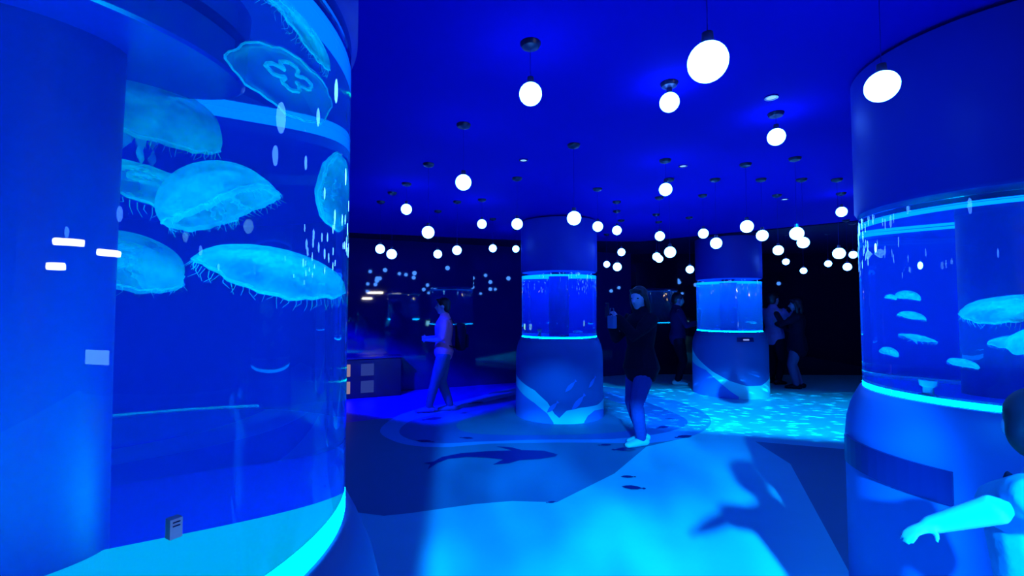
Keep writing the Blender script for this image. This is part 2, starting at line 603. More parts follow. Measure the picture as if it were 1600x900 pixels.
# centre tank print (theta counter-clockwise seen from above: positive = to the right for the viewer)
A = math.asin
cyl_strip([(A(-.97), .0, .55), (A(-.94), .0, .53), (A(-.52), .0, .40), (A(-.25), .0, .27), (A(-.1), .0, .13), (0, .0, .08), (.15, .0, .17), (A(.45), .0, .20), (A(.82), .0, .20), (A(.99), .0, .25), (1.9, .0, .32)], r, mid_tank, M['print_pale'], 'printed_wave_crest')
cyl_strip([(-1.9, .0, .46), (A(-.97), .0, .42), (A(-.52), .0, .24), (A(-.25), .0, .13), (A(-.12), .0, .02)], r + .002, mid_tank, M['print_mid'], 'printed_wave_shade')
cyl_strip([(A(.52), .0, .02), (A(.6), .0, .09), (A(.75), .0, .14), (A(.95), .0, .12), (1.5, .0, .05)], r + .002, mid_tank, M['print_mid'], 'printed_wave_shade')
for s, z, L in [(.24, .47, .2), (.70, .50, .19), (-.14, .21, .2), (.40, .27, .26)]:
    cyl_fish(A(s), z, L, R(225), r + .004, mid_tank)
# far tank print
cyl_strip([(-1.9, .0, .84), (A(-.98), .0, .74), (A(-.75), .0, .56), (A(-.4), .0, .40), (0, .0, .28), (A(.4), .0, .21), (A(.75), .0, .21), (A(.97), .0, .30), (1.7, .0, .4)], r, far_tank, M['print_pale'], 'printed_wave_crest')
cyl_strip([(-1.9, .0, .60), (A(-.95), .0, .50), (A(-.6), .0, .42), (A(-.3), .0, .27), (0, .0, .12), (A(.2), .0, .04)], r + .002, far_tank, M['print_mid'], 'printed_wave_shade')


def plaque(parent, th, z, w, h, tilt=0.0, rr=RB, name='caption_plate', m='screen', thick=.014):
    n = 12
    bm = bmesh.new()
    V = []
    for k in range(n + 1):
        t = th - w / 2 / rr + w / rr * k / n
        c, s = math.cos(t), math.sin(t)
        V.append([bm.verts.new((q * c, q * s, zz)) for q, zz in ((rr - .01, z - h / 2), (rr + thick, z - h / 2), (rr + thick - tilt, z + h / 2), (rr - .01 - tilt, z + h / 2))])
    for a, b in zip(V[:-1], V[1:]):
        for j in range(4):
            bm.faces.new((a[j], a[(j + 1) % 4], b[(j + 1) % 4], b[j]))
    bm.faces.new(V[0]); bm.faces.new(V[-1][::-1])
    return obj(name, bm, M[m], parent)


pl = plaque(far_tank, .42, .935, .26, .07, .02, RB - .012)
bm = bmesh.new(); box(bm, (RB + .006, 0, .935), (.006, .09, .022)); tg = obj('screen_glow', bm, emis('caption_glow', (.25, .35, .9)), pl)
tg.rotation_euler.z = .42
plaque(right_tank, -.72, .745, .56, .13, .0, RB, 'dark_band')  # dark curved band standing out from the right plinth

d_ = ray(268, 822)
o_ = CAM_P - near_tank.location
q_ = o_.x * d_.x + o_.y * d_.y
a_ = d_.x ** 2 + d_.y ** 2
p_ = CAM_P + d_ * ((-q_ - math.sqrt(q_ * q_ - a_ * (o_.x ** 2 + o_.y ** 2 - RT ** 2))) / a_) - near_tank.location
th_ = math.atan2(p_.y, p_.x) - near_tank.rotation_euler.z
lb = plaque(near_tank, th_, p_.z, .012, .021, 0, RT + .0095, 'label_sticker', 'sticker', .0012)
lb['label'] = 'small pale sticker on the glass with two dark lines'
for k in (0, 1):
    plaque(near_tank, th_, p_.z + .007 - .004 * k, .007, .0013, 0, RT + .0095, 'sticker_line', 'screen', .0018).parent = lb

# fittings inside the tanks
def fitting(parent, th, rr, h, m):
    bm = lathe([(0, 0), (.036, 0), (.036, .012), (.02, .02), (.018, h * .6), (.03, h * .7), (.032, h), (0, h)], 20)
    o = obj('drain_fitting', bm, m, parent, True)
    o.location = (rr * math.cos(th), rr * math.sin(th), Z0 + .012)
    return o
fitting(mid_tank, -.62, .40, .10, M['fitting'])
fitting(mid_tank, .1, .40, .03, M['fitting'])
fitting(right_tank, -.5, .44, .075, M['fitting'])
# diffuser crescent on the near tank's floor, brightened by glow in its material
bm = lathe([(.087, Z0 + .013), (.488, Z0 + .013), (.488, Z0 + .03), (.087, Z0 + .03)], 48, True, R(-117), R(63))
obj('bottom_diffuser', bm, M['bottom_glow'], near_tank)
for tk in (right_tank, mid_tank, far_tank):
    obj('bottom_diffuser', lathe([(.40, Z0 + .013), (.488, Z0 + .013), (.488, Z0 + .024), (.40, Z0 + .024)], 64, True), M['diffuser'], tk)


# ------------------------------------------------------------------ jellyfish
def water_pt(px, py, tk, s, n2=1.36):
    """Point s metres behind the (refracting) wall of tank tk along the sight line."""
    d = ray(px, py)
    c = tk.location
    o = CAM_P - Vector((c.x, c.y, 0))
    a = d.x ** 2 + d.y ** 2
    b = o.x * d.x + o.y * d.y
    q = o.x ** 2 + o.y ** 2 - RT ** 2
    t = (-b - math.sqrt(max(0, b * b - a * q))) / a
    p = CAM_P + d * t
    nrm = Vector((p.x - c.x, p.y - c.y, 0)).normalized()
    ci = -d.dot(nrm)
    eta = 1 / n2
    k = 1 - eta * eta * (1 - ci * ci)
    return p + (d * eta + nrm * (eta * ci - math.sqrt(k))) * s


def jelly(label, pos, rad, up, dome=0.55, m='jelly', arms=0.9, gonads=True, tent=True, group=None, roll=0.0):
    """Moon jelly: bell (double wall), thickened margin, four horseshoe gonads, four frilled arms, a fringe."""
    q = Vector(up).to_track_quat('Z', 'Y')
    t = thing('jellyfish', label, 'jellyfish', pos, (0, 0, 0), group)
    t.rotation_mode = 'QUATERNION'
    t.rotation_quaternion = q @ Euler((0, 0, roll)).to_quaternion()
    rng = random.Random(hash(label) % 1000 if False else len(label) * 31 + int(rad * 1e4))
    n, seg = 12, 48
    bm = bmesh.new()
    h = rad * dome
    rings = []
    prof = [(math.sin(PI / 2 * k / n), math.cos(PI / 2 * k / n)) for k in range(1, n + 1)] + [(.97, -.12), (.88, -.05)]
    prof += [(math.sin(PI / 2 * k / n) * .9, math.cos(PI / 2 * k / n) * .78 - .02) for k in range(n - 1, 0, -2)]
    ph = rng.random() * 6
    for k, (rr, zz) in enumerate(prof):
        V = []
        for j in range(seg):
            a = 2 * PI * j / seg
            w = 1 + (.035 * math.sin(8 * a + ph) + .03 * math.sin(3 * a + ph * 2)) * rr ** 3
            zz2 = zz * h + .05 * rad * rr ** 3 * math.sin(3 * a + ph) + .02 * rad * rr ** 4 * math.sin(16 * a)
            V.append(bm.verts.new((rad * rr * w * math.cos(a), rad * rr * w * math.sin(a), zz2)))
        rings.append(V)
    top = bm.verts.new((0, 0, h)); low = bm.verts.new((0, 0, h * .76))
    for j in range(seg):
        bm.faces.new((top, rings[0][j], rings[0][(j + 1) % seg]))
        bm.faces.new((low, rings[-1][(j + 1) % seg], rings[-1][j]))
    for a_, b_ in zip(rings[:-1], rings[1:]):
        for j in range(seg):
            bm.faces.new((a_[j], a_[(j + 1) % seg], b_[(j + 1) % seg], b_[j]))
    obj('bell', bm, M[m], t, True)
    # margin
    bm = bmesh.new()
    loop = []
    for j in range(seg):
        a = 2 * PI * j / seg
        w = 1 + .035 * math.sin(8 * a + ph) + .03 * math.sin(3 * a + ph * 2)
        loop.append(Vector((rad * w * math.cos(a), rad * w * math.sin(a), .05 * rad * math.sin(3 * a + ph) + .02 * rad * math.sin(16 * a))))
    rr_ = rad * .022
    rg = []
    for j, p in enumerate(loop):
        e = Vector((math.cos(2 * PI * j / seg), math.sin(2 * PI * j / seg), 0))
        rg.append([bm.verts.new(p + e * rr_ * math.cos(2 * PI * i / 6) + Vector((0, 0, rr_ * math.sin(2 * PI * i / 6)))) for i in range(6)])
    for j in range(seg):
        for i in range(6):
            bm.faces.new((rg[j][i], rg[(j + 1) % seg][i], rg[(j + 1) % seg][(i + 1) % 6], rg[j][(i + 1) % 6]))
    obj('margin', bm, M['jelly_rim'], t, True)
    if gonads:
        for k in range(4):
            bm = bmesh.new()
            c = Vector((math.cos(PI / 2 * k), math.sin(PI / 2 * k), 0)) * rad * .27
            pts, rs = [], []
            for i in range(13):
                a = PI / 2 * k + R(-140 + 280 * i / 12)
                wob = 1 + .12 * math.sin(i * 2.1 + k)
                p = c + Vector((math.cos(a), math.sin(a), 0)) * rad * .17 * wob
                p.z = h * .70 - .1 * h + .012 * rad * math.sin(i * 1.7)
                pts.append(p); rs.append(rad * .042)
            tube(bm, pts, rs, 8, side=Vector((0, 0, 1)))
            obj('gonad', bm, M['jelly_core'], t, True)
    if arms:
        for k in range(4):
            bm = bmesh.new()
            a = PI / 2 * k + PI / 4
            e = Vector((math.cos(a), math.sin(a), 0)); f = Vector((-e.y, e.x, 0))
            prev = None
            for i in range(15):
                u = i / 14
                z = h * .55 - arms * rad * u
                c = e * rad * (.08 + .34 * u ** 1.3) + f * rad * .10 * math.sin(4 * u + k)
                wd = rad * .12 * (1 - u) ** .6 + .004 * rad
                row = [bm.verts.new(c + f * wd * s + e * rad * .05 * math.sin(i * 1.9 + s * 2) * abs(s) + Vector((0, 0, z))) for s in (-1, -.4, .4, 1)]
                if prev:
                    for q_ in range(3):
                        bm.faces.new((prev[q_], prev[q_ + 1], row[q_ + 1], row[q_]))
                prev = row
            obj('oral_arm', bm, M['jelly_arm'], t, True)
    if tent:
        bm = bmesh.new()
        for j in range(72):
            a = 2 * PI * j / 72
            L_ = rad * (.12 + .10 * rng.random())
            p0 = Vector((rad * .97 * math.cos(a), rad * .97 * math.sin(a), -.02 * rad))
            p1 = p0 + Vector((math.cos(a) * .05 * rad * rng.uniform(-1, 1), math.sin(a) * .05 * rad, -L_ * .5))
            p2 = p1 + Vector((rng.uniform(-.08, .08) * rad, rng.uniform(-.08, .08) * rad, -L_ * .5))
            tube(bm, [p0, p1, p2], [rad * .007, rad * .006, rad * .003], 4, False)
        o = obj('tentacle_fringe', bm, M['jelly_arm'], t)
        o['kind'] = 'stuff'
    return t


def V3(*a):
    return Vector(a)


# camera axes, used only to state which way each bell leans
CX, CY, CZ = V3(1, 0, 0), V3(0, 0, 1), V3(0, -1, 0)     # right, up, towards the photographer


def lean(right, up, near):
    return (CX * right + CY * up + CZ * near).normalized()


NT, RT_ = near_tank, right_tank
jelly('pale flattened jellyfish at the very top of the left tank, seen edge on', water_pt(452, 36, NT, .15), .092, lean(.55, .85, -.1), .35, 'jelly', .25)
jelly('jellyfish showing its bright ring of four gonads, under the top rim of the left tank', water_pt(452, 130, NT, .20), .082, lean(.63, .59, .49), .3, 'jelly_clear', 0, True, False)
jelly('broad milky jellyfish beside the dark core column with long trailing arms, upper left tank', water_pt(236, 188, NT, .70), .092, lean(.55, .80, .2), .8, 'jelly_dense', 1.7)
jelly('faint saucer-shaped jellyfish tucked below the milky one in the left tank', water_pt(250, 300, NT, .62), .105, lean(.45, .85, .1), .3, 'jelly', .2)
jelly('domed jellyfish with a helmet-like bell in the middle of the left tank', water_pt(352, 322, NT, .36), .078, lean(-.45, .8, .25), .95, 'jelly_dense', .8)
jelly('long bright jellyfish lying tilted in the left tank, lowest of the big ones', water_pt(438, 432, NT, .34), .115, lean(.35, .9, .05), .40, 'jelly_dense', .35)
jelly('half-hidden jellyfish at mid height, cut off by the core column of the left tank', water_pt(180, 425, NT, .62), .082, lean(.3, .9, .1), .9, 'jelly', .7)
jelly('narrow jellyfish on edge against the right-hand glass of the left tank', water_pt(528, 300, NT, .14), .075, lean(-.95, .2, .2), .45, 'jelly_dense', .3, False)

jelly('large bright jellyfish at the right edge of the picture, uppermost in the right tank', water_pt(1590, 488, RT_, .14), .15, lean(-.2, .95, .1), .42, 'jelly_dense', .5)
jelly('bright jellyfish just below the largest one at the right edge of the picture', water_pt(1606, 534, RT_, .09), .06, lean(-.7, .6, .1), .5, 'jelly_dense', .4)
jelly('small dim jellyfish trailing left of the big pair, right tank', water_pt(1577, 535, RT_, .20), .055, lean(-.3, .9, .1), .35, 'jelly', .3)
for lab, px, py, s, rd, dm in [
    ('small oval jellyfish low in the right tank, nearest its glowing bottom ring', 1504, 569, .10, .046, .45),
    ('small oval jellyfish near the left glass and low in the right tank', 1388, 552, .20, .038, .8),
    ('small bright jellyfish in the left half of the right tank, above a thin flat one', 1424, 495, .22, .048, .5),
    ('faint roundish jellyfish highest of a column of three in the right tank', 1417, 465, .30, .042, .8),
    ('tiny faint jellyfish beside the highest of the three in the right tank', 1391, 466, .25, .022, .9),
    ('thin flat jellyfish edge-on beneath the bright one in the right tank', 1433, 528, .25, .062, .16)]:
    jelly(lab, water_pt(px, py, RT_, s), rd, lean(.05, 1, .25), dm, 'jelly_dense' if dm < .6 else 'jelly', .5, False, rd > .03)
jelly('single pale jellyfish resting near the floor of the middle tank, right of its core', water_pt(903, 519, mid_tank, .16), .062, lean(.05, 1, .1), .32, 'jelly_dense', .3, False, False)
for lab, px, py, s, rd in [('pale jellyfish lying low at the right of the farthest tank', 1174, 504, .14, .085), ('thin streak-like jellyfish by the left glass of the farthest tank', 1093, 483, .1, .04),
                           ('small jellyfish high against the left glass of the farthest tank', 1091, 448, .1, .045), ('tiny jellyfish in front of the grey core of the farthest tank', 1148, 481, .2, .022),
                           ('tiny jellyfish above the low pale one in the farthest tank', 1166, 497, .2, .025)]:
    jelly(lab, water_pt(px, py, far_tank, s), rd, lean(.1, 1, .05), .3, 'jelly_dense', .3, False, False)

# ------------------------------------------------------------------ globe pendants
GR = 0.05
can_me = cord_unit = None


def pendant(label, px, py, d, group=None, gr=GR):
    p = at(px, py, d)
    t = thing('globe_pendant', label, 'pendant lamp', (p.x, p.y, CEIL), (0, 0, 0), group)
    ztop = CEIL
    for (u, v) in ():
        pass
    if 'canopy' not in PM:
        c = obj('canopy', lathe([(0, 0), (.046, 0), (.046, -.006), (.038, -.020), (.010, -.030), (0, -.030)], 24), M['dark'], t, True)
        PM['canopy'] = c.data
    else:
        link('canopy', PM['canopy'], t)
    z = p.z - CEIL
    bm = bmesh.new()
    tube(bm, [(0, 0, -.03), (0, 0, z + gr)], [.0011, .0011], 6)
    obj('cord', bm, M['cord'], t)
    if 'globe' not in PM:
        bm = bmesh.new()
        ball(bm, (0, 0, 0), GR, None, 24, 16)
        g_ = obj('globe', bm, M['globe'], t, True)
        PM['globe'] = g_.data
        bm = lathe([(0, .026), (.014, .024), (.016, 0), (.016, -.006), (0, -.006)], 16)
        s_ = obj('socket', bm, M['dark'], t, True)
        PM['socket'] = s_.data
    else:
        g_ = link('globe', PM['globe'], t)
        s_ = link('socket', PM['socket'], t)
    g_.location = (0, 0, z)
    s_.location = (0, 0, z + gr + .002)
    return t


PM = {}
H_ = CEIL - CAM_H


def canopy_depth(y):
    return F_PX * H_ / (480 - y)


for lab, px, py, d in [
    ('largest glowing globe pendant, high in the picture, its cord running out of the top', 1106, 97, 1.16),
    ('second largest globe pendant, hanging in front of the right tank\'s upper cladding', 1378, 135, 1.53),
    ('globe pendant left of the largest one, alone in the upper middle of the ceiling', 829, 147, canopy_depth(58)),
    ('globe pendant hanging just below its canopy, lower left of the largest globe', 1046, 160, canopy_depth(123)),
    ('globe pendant close under its canopy, between the largest globe and the right tank', 1213, 214, canopy_depth(172)),
    ('globe pendant on a long cord, alone between the left tank and the middle column', 724, 285, canopy_depth(190)),
    ('globe pendant directly beneath the one lower left of the largest globe', 1040, 296, canopy_depth(247)),
    ('globe pendant overlapping the top of the middle tank\'s cladding', 897, 341, 3.3),
    ('globe pendant at the left glass of the right tank, half hidden by its cladding', 1315, 331, canopy_depth(300)),
    ('small globe pendant hanging close to the ceiling near the left tank', 635, 327, 4.35),
    ('bright globe pendant on a long cord, right of the one near the left tank\'s edge', 669, 363, 3.75),
    ('globe pendant hanging over the farthest tank\'s cladding, upper of two there', 1167, 354, 3.75),
    ('globe pendant hanging over the farthest tank\'s cladding, lower of two there', 1119, 380, 4.2),
    ('globe pendant just left of the middle tank\'s cladding', 808, 350, canopy_depth(276)),
    ('globe pendant just right of the middle tank\'s cladding', 934, 354, canopy_depth(293)),
]:
    pendant(lab, px, py, d)

ORD = ['first', 'second', 'third', 'fourth', 'fifth', 'sixth', 'seventh', 'eighth', 'ninth', 'tenth', 'eleventh']
clusters = {
    'small globe pendants left of the middle tank': ('between left and middle tanks', [(594, 389, 5.1), (612, 397, 4.7), (684, 397, 5.6), (714, 391, 5.1), (753, 350, 5.0), (770, 388, 6.1), (806, 389, 6.9)]),
    'small globe pendants between the middle and farthest tanks': ('between middle and farthest tanks', [(948, 413, 7.4), (964, 360, 5.1), (964.5, 417, 5.6), (971, 394, 6.2), (1026, 401, 5.8), (1030, 404.5, 6.3), (1031, 369, 4.9), (1047, 394, 4.2), (1078, 421, 6.0)]),
    'small globe pendants right of the farthest tank': ('between farthest and right tanks', [(1191, 368, 4.2), (1216, 391, 4.8), (1228, 409, 7.4), (1245, 365, 3.6), (1255, 379, 4.2), (1255.5, 423, 7.6), (1294, 412, 7.3), (1311, 396, 4.2), (1324, 417, 6.2), (1333, 398, 6.4)]),
}
for grp, (where, lst) in clusters.items():
    n = 0
    for px, py, d in sorted(lst):
        size = 'tiny distant' if d > 6.5 else ('small' if d > 4.9 else 'mid-sized')
        pendant(f'{size} globe pendant, {ORD[n]} from left {where}', px, py, d, grp)
        n += 1
pendant('mid-sized globe pendant overlapping the left side of the farthest tank\'s cladding', 1099, 365, 4.8)

# globes behind the photographer and to the sides carry the same grid on
OUT = ['nearest behind the photographer on the left', 'nearest behind the photographer on the right', 'behind the right tank and photographer', 'second row behind, left', 'second row behind, centre', 'second row behind, right', 'right of the right tank, near', 'right of the right tank, far', 'beside the right wall, near', 'left of the near tank, close to it', 'left of the near tank, by the back wall', 'left of the near tank, by the side wall', 'beside the right wall, middle', 'beside the right wall, far corner', 'hidden behind the right tank, far', 'in the far left corner']
for k, (x, y, z) in enumerate([(-1.2, -1.2, 2.0), (.8, -1.6, 1.95), (2.6, -.8, 2.05), (-.2, -2.8, 2.1), (1.6, -3.2, 2.0), (3.6, -2.4, 2.1), (4.4, .6, 2.0), (5.4, 3.2, 2.1), (6.4, 1.4, 2.0), (-2.4, 2.6, 2.05), (-3.2, 4.4, 2.1), (-3.6, 1.2, 2.0), (6.6, 5.0, 2.0), (7.2, 7.2, 2.1), (6.0, 7.6, 1.95), (-3.9, 5.6, 1.95)]):
    t = thing('globe_pendant', 'globe pendant out of view, ' + OUT[k], 'pendant lamp', (x, y, CEIL), (0, 0, 0), 'globe pendants out of view')
    link('canopy', PM['canopy'], t)
    bm = bmesh.new(); tube(bm, [(0, 0, -.03), (0, 0, z - CEIL + GR)], [.0011, .0011], 6); obj('cord', bm, M['cord'], t)
    link('globe', PM['globe'], t).location = (0, 0, z - CEIL)
    link('socket', PM['socket'], t).location = (0, 0, z - CEIL + GR + .002)

# small recessed downlights in the ceiling
for lab, px, py in [('tiny recessed downlight in the blue ceiling above the middle tank', 818, 250), ('tiny recessed downlight beside the pendant in the ceiling right of centre', 1067, 259),
                    ('tiny recessed downlight in the ceiling towards the right tank', 1226, 311), ('tiny recessed downlight above a pendant near the right tank', 1205, 152)]:
    d = ray(px, py)
    p = CAM_P + d * ((CEIL - CAM_H) / d.z)
    t = thing('recessed_downlight', lab, 'downlight', (p.x, p.y, CEIL), (0, 0, 0))
    obj('trim_ring', lathe([(.026, 0), (.036, 0), (.036, -.006), (.026, -.006)], 24, True), M['plate'], t, True)
    obj('lens', lathe([(0, -.003), (.026, -.003)], 24), M['down'], t)

# warm tube lights and a lit case of the entrance side, seen only as reflections in the near tank
for k, (x, y, z) in enumerate([(4.07, -2.67, 2.07), (3.75, -2.75, 1.82), (4.55, -1.87, 1.99)]):
    t = thing('tube_light', 'warm hanging tube light out of view, mirrored in the left tank, ' + ('highest', 'lowest', 'middle one')[k], 'tube light', (x, y, CEIL), (0, 0, R(55)), 'warm tube lights by the entrance')
    L_ = (.65, .36, .55)[k]
    bm = bmesh.new(); tube(bm, [(-L_ / 2, 0, z - CEIL), (L_ / 2, 0, z - CEIL)], [.035, .035], 12); obj('tube', bm, M['warm'], t, True)
    bm = bmesh.new(); box(bm, (0, 0, z - CEIL + .05), (L_, .05, .03), None, .006); obj('batten', bm, M['dark'], t)
    for sx in (-1, 1):
        bm = bmesh.new(); tube(bm, [(sx * L_ * .4, 0, z - CEIL + .05), (sx * L_ * .4, 0, 0)], [.0015, .0015], 6); obj('wire', bm, M['cord'], t)
t = thing('lit_display_case', 'lit wall display case out of view, mirrored low in the left tank', 'display case', (8.34, -3.95, 0), (0, 0, 0))
bm = bmesh.new(); box(bm, (0, 0, .45), (.3, 1.3, .9), None, .01); obj('case_body', bm, M['dark'], t)
bm = bmesh.new(); box(bm, (-.155, 0, .62), (.012, 1.1, .24), None, .004); obj('lit_front', bm, emis('case_glow', (3, 10, 13)), t)

# ------------------------------------------------------------------ people
def remeshed(name, bm, voxel, material, parent, smooth_it=4):
    me = bpy.data.meshes.new(name)
    bm.to_mesh(me); bm.free()
    o = bpy.data.objects.new(name, me)
    COL.objects.link(o)
    rm = o.modifiers.new('r', 'REMESH'); rm.mode = 'VOXEL'; rm.voxel_size = voxel; rm.use_smooth_shade = True
    sm = o.modifiers.new('s', 'SMOOTH'); sm.iterations = smooth_it; sm.factor = .5
    dg = bpy.context.evaluated_depsgraph_get()
    new = bpy.data.meshes.new_from_object(o.evaluated_get(dg))
    new.name = name
    o.modifiers.clear()
    o.data = new
    bpy.data.meshes.remove(me)
    new.materials.clear()
    new.materials.append(material)
    for p in new.polygons:
        p.use_smooth = True
    o.parent = parent
    return o


def ik(a, b, l1, l2, hint):
    a, b, hint = Vector(a), Vector(b), Vector(hint)
    d = b - a
    L_ = min(d.length, (l1 + l2) * .999)
    u = d.normalized()
    b = a + u * L_
    x = (l1 * l1 - l2 * l2 + L_ * L_) / (2 * L_)
    h = math.sqrt(max(0, l1 * l1 - x * x))
    w = (hint - u * hint.dot(u)).normalized()
    return a + u * x + w * h, b


def hand(bm, wrist, fwd, palm_n, s, curl=.5):
    """Palm, four unequal curled fingers and a thumb leaving the side of the palm."""
    fwd = Vector(fwd).normalized()
    n = Vector(palm_n); n = (n - fwd * n.dot(fwd)).normalized()
    side = fwd.cross(n)
    L_ = .052 * s
    tube(bm, [wrist - fwd * .012 * s, wrist + fwd * L_ * .5, wrist + fwd * L_], [(.017 * s, .013 * s), (.024 * s, .012 * s), (.025 * s, .010 * s)], 10, side=side)
    for k, ln in enumerate((.9, 1.0, .94, .75)):
        o0 = wrist + fwd * L_ + side * (.0185 - .0123 * k) * s
        p, d = o0, fwd.copy()
        pts = [p]
        for j, seg in enumerate((.024, .016, .012)):
            d = (d * math.cos(curl * (.6 + .3 * j)) + n * math.sin(curl * (.6 + .3 * j))).normalized()
            p = p + d * seg * s * ln
            pts.append(p)
        tube(bm, pts, [.0062 * s, .0058 * s, .0052 * s, .0045 * s], 8, side=side)
    th0 = wrist + fwd * L_ * .35 + side * .02 * s
    d = (fwd * .6 + side * .7 + n * .35).normalized()
    th1 = th0 + d * .024 * s
    th2 = th1 + (d + fwd * .6 + n * .3).normalized() * .02 * s
    tube(bm, [th0 - d * .012 * s, th0, th1, th2], [.009 * s, .0085 * s, .0072 * s, .006 * s], 8)


def person(name_label, loc, heading, H, skin, hair, top, pants, shoe, arms, feet, head_yaw=0.0, head_pitch=0.0, voxel=.011, hem=.50, lean_x=0.0,
           long_hair=False, sleeve=1.0, mask=None, leg_end=.05, bulk=1.0, shorts=None, curl=.7, elbow=None):
    """Figure facing local +X, left side +Y. arms: [(wrist_left), (wrist_right)] and feet: [(x, y, lift)] in units of H."""
    t = thing('person', name_label, 'person', loc, (0, 0, heading))

    def P(x, y, z):
        k = max(0, z - .5)
        return Vector((x + lean_x * k, y, z)) * H
    U = H / 1.65
    b = bmesh.new(); tp = bmesh.new(); pt = bmesh.new()
    tors = [(.0, .475, .082, .060), (.0, .52, .098, .068), (.003, .57, .090, .062), (.004, .62, .076, .054), (.002, .68, .085, .060), (.0, .74, .096, .066), (-.004, .785, .103, .058), (-.006, .815, .085, .046), (-.006, .835, .04, .036)]
    tube(b, [P(x, 0, z) for x, z, a, c in tors], [(a * H, c * H) for x, z, a, c in tors], 20)
    tt = ([(.0, hem, .106, .082), (.0, hem + .03, .102, .076)] if hem < .495 else [(.0, hem, .094, .069)]) + [(.001, .54, .096, .069)] + [r for r in tors if r[1] >= .565]
    g = .012 * U * bulk
    tube(tp, [P(x, 0, z) for x, z, a, c in tt], [(a * H * (1.02 + .06 * bulk) + g, c * H * (1.02 + .10 * bulk) + g) for x, z, a, c in tt], 20)
    # head and neck
    hc = P(.012, 0, .932)
    hr = Euler((0, head_pitch, head_yaw))
    tube(b, [P(-.008, 0, .82), P(-.002, 0, .86), P(.006, 0, .90)], [.036 * H, .031 * H, .030 * H], 12)

    def hp(x, y, z):
        return hc + hr.to_matrix() @ (Vector((x, y, z)) * H)
    ball(b, hp(-.004, 0, .012), (.057 * H, .047 * H, .058 * H), hr)
    tube(b, [hp(.014, 0, .0), hp(.024, 0, -.030), hp(.028, 0, -.052)], [(.041 * H, .043 * H), (.034 * H, .034 * H), (.022 * H, .020 * H)], 14, side=hr.to_matrix() @ Vector((0, 1, 0)))
    tube(b, [hp(.048, 0, .012), hp(.058, 0, -.004), hp(.064, 0, -.014)], [.006 * H, .008 * H, .0105 * H], 8)
    tube(b, [hp(.050, -.011, -.034), hp(.053, 0, -.034), hp(.050, .011, -.034)], [.005 * H, .0065 * H, .005 * H], 8)
    for s in (1, -1):
        ball(b, hp(-.004, s * .049, -.004), (.013 * H, .006 * H, .019 * H), hr, 10, 8)
    # arms
    for s, (wr, fw, pn) in zip((1, -1), arms):
        sh = P(-.004, s * .107, .800)
        w = Vector(wr) * H
        el, w = ik(sh, w, .168 * H, .150 * H, Vector(elbow) if elbow and s > 0 else Vector((-.35, s * .45, -.8)))
        tube(b, [P(-.004, s * .07, .80), sh, sh.lerp(el, .5), el, el.lerp(w, .35), w], [.030 * H, .031 * H, .027 * H, .022 * H, .023 * H, .0145 * H], 12)
        hand(b, w, fw if fw else (w - el), pn, H / 1.65 * 1.05 * (1.0), curl)
        e = el.lerp(w, max(0, (sleeve - .5) * 2) * .93)
        pts = [P(-.004, s * .06, .795), sh] + ([sh.lerp(el, min(1, sleeve * 2))] if sleeve <= .5 else [sh.lerp(el, .5), el, e])
        rs = [.034 * H + g, .036 * H + g, .031 * H + g, .027 * H + g, .021 * H + g]
        tube(tp, pts, rs[:len(pts)], 12)
    # legs
    for s, (fx, fy, lift) in zip((1, -1), feet):
        hip = P(0, s * .052, .49)
        an = Vector((fx, fy, .045 + lift)) * H
        kn, an = ik(hip, an, .235 * H, .225 * H, Vector((1, s * .1, 0)))
        tube(b, [hip, hip.lerp(kn, .4), kn, kn.lerp(an, .35), an, an - Vector((0, 0, .02 * H))], [(.054 * H, .058 * H), (.047 * H, .05 * H), .034 * H, .035 * H, .021 * H, .021 * H], 14)
        tube(b, [an + Vector((-.025, 0, -.022)) * H, an + Vector((.03, 0, -.022)) * H, an + Vector((.09, 0, -.030)) * H], [(.022 * H, .02 * H), (.026 * H, .02 * H), (.024 * H, .012 * H)], 10)
        f = leg_end
        e = kn.lerp(an, 1 - f) if f < 1 else hip.lerp(kn, 2 - f)
        pp = [hip + Vector((0, 0, .02 * H)), hip.lerp(kn, .4), kn, kn.lerp(an, .35), e]
        tube(pt, pp, [(.058 * H + .006 * U, .062 * H + .006 * U), (.050 * H + .009 * U, .054 * H + .009 * U), .038 * H + .008 * U, .038 * H + .007 * U, .028 * H + .008 * U], 14)
        sb = bmesh.new()
        tube(sb, [an + Vector((-.034, 0, -.018)) * H, an + Vector((.0, 0, -.014)) * H, an + Vector((.05, 0, -.022)) * H, an + Vector((.10, 0, -.029)) * H],
             [(.024 * H, .026 * H), (.028 * H, .030 * H), (.032 * H, .023 * H), (.028 * H, .016 * H)], 12)
        # tread
        for v in sb.verts:
            v.co.z = max(v.co.z, an.z - .045 * H + .002)
        so = remeshed('shoe', sb, .008, shoe, t, 2)
    w_ = [(.0, .53, .100, .072), (.002, .56, .094, .066), (.0, .475, .09, .066)]
    tube(pt, [P(0, 0, .465), P(0, 0, .50), P(0, 0, .53), P(.003, 0, .55)], [(.086 * H, .064 * H), (.102 * H, .074 * H), (.098 * H, .070 * H), (.088 * H, .064 * H)], 20)
    remeshed('body', b, voxel, skin, t)
    remeshed('top_garment', tp, voxel, top, t, 6)
    remeshed('trousers', pt, voxel, pants, t, 6)
    # hair
    hb = bmesh.new()
    ball(hb, hp(-.012, 0, .024), (.060 * H, .054 * H, .056 * H), hr)
    ball(hb, hp(-.034, 0, -.006), (.036 * H, .050 * H, .052 * H), hr)
    tube(hb, [hp(.036, -.03, .052), hp(.046, 0, .056), hp(.036, .03, .052)], [.012 * H, .014 * H, .012 * H], 8)
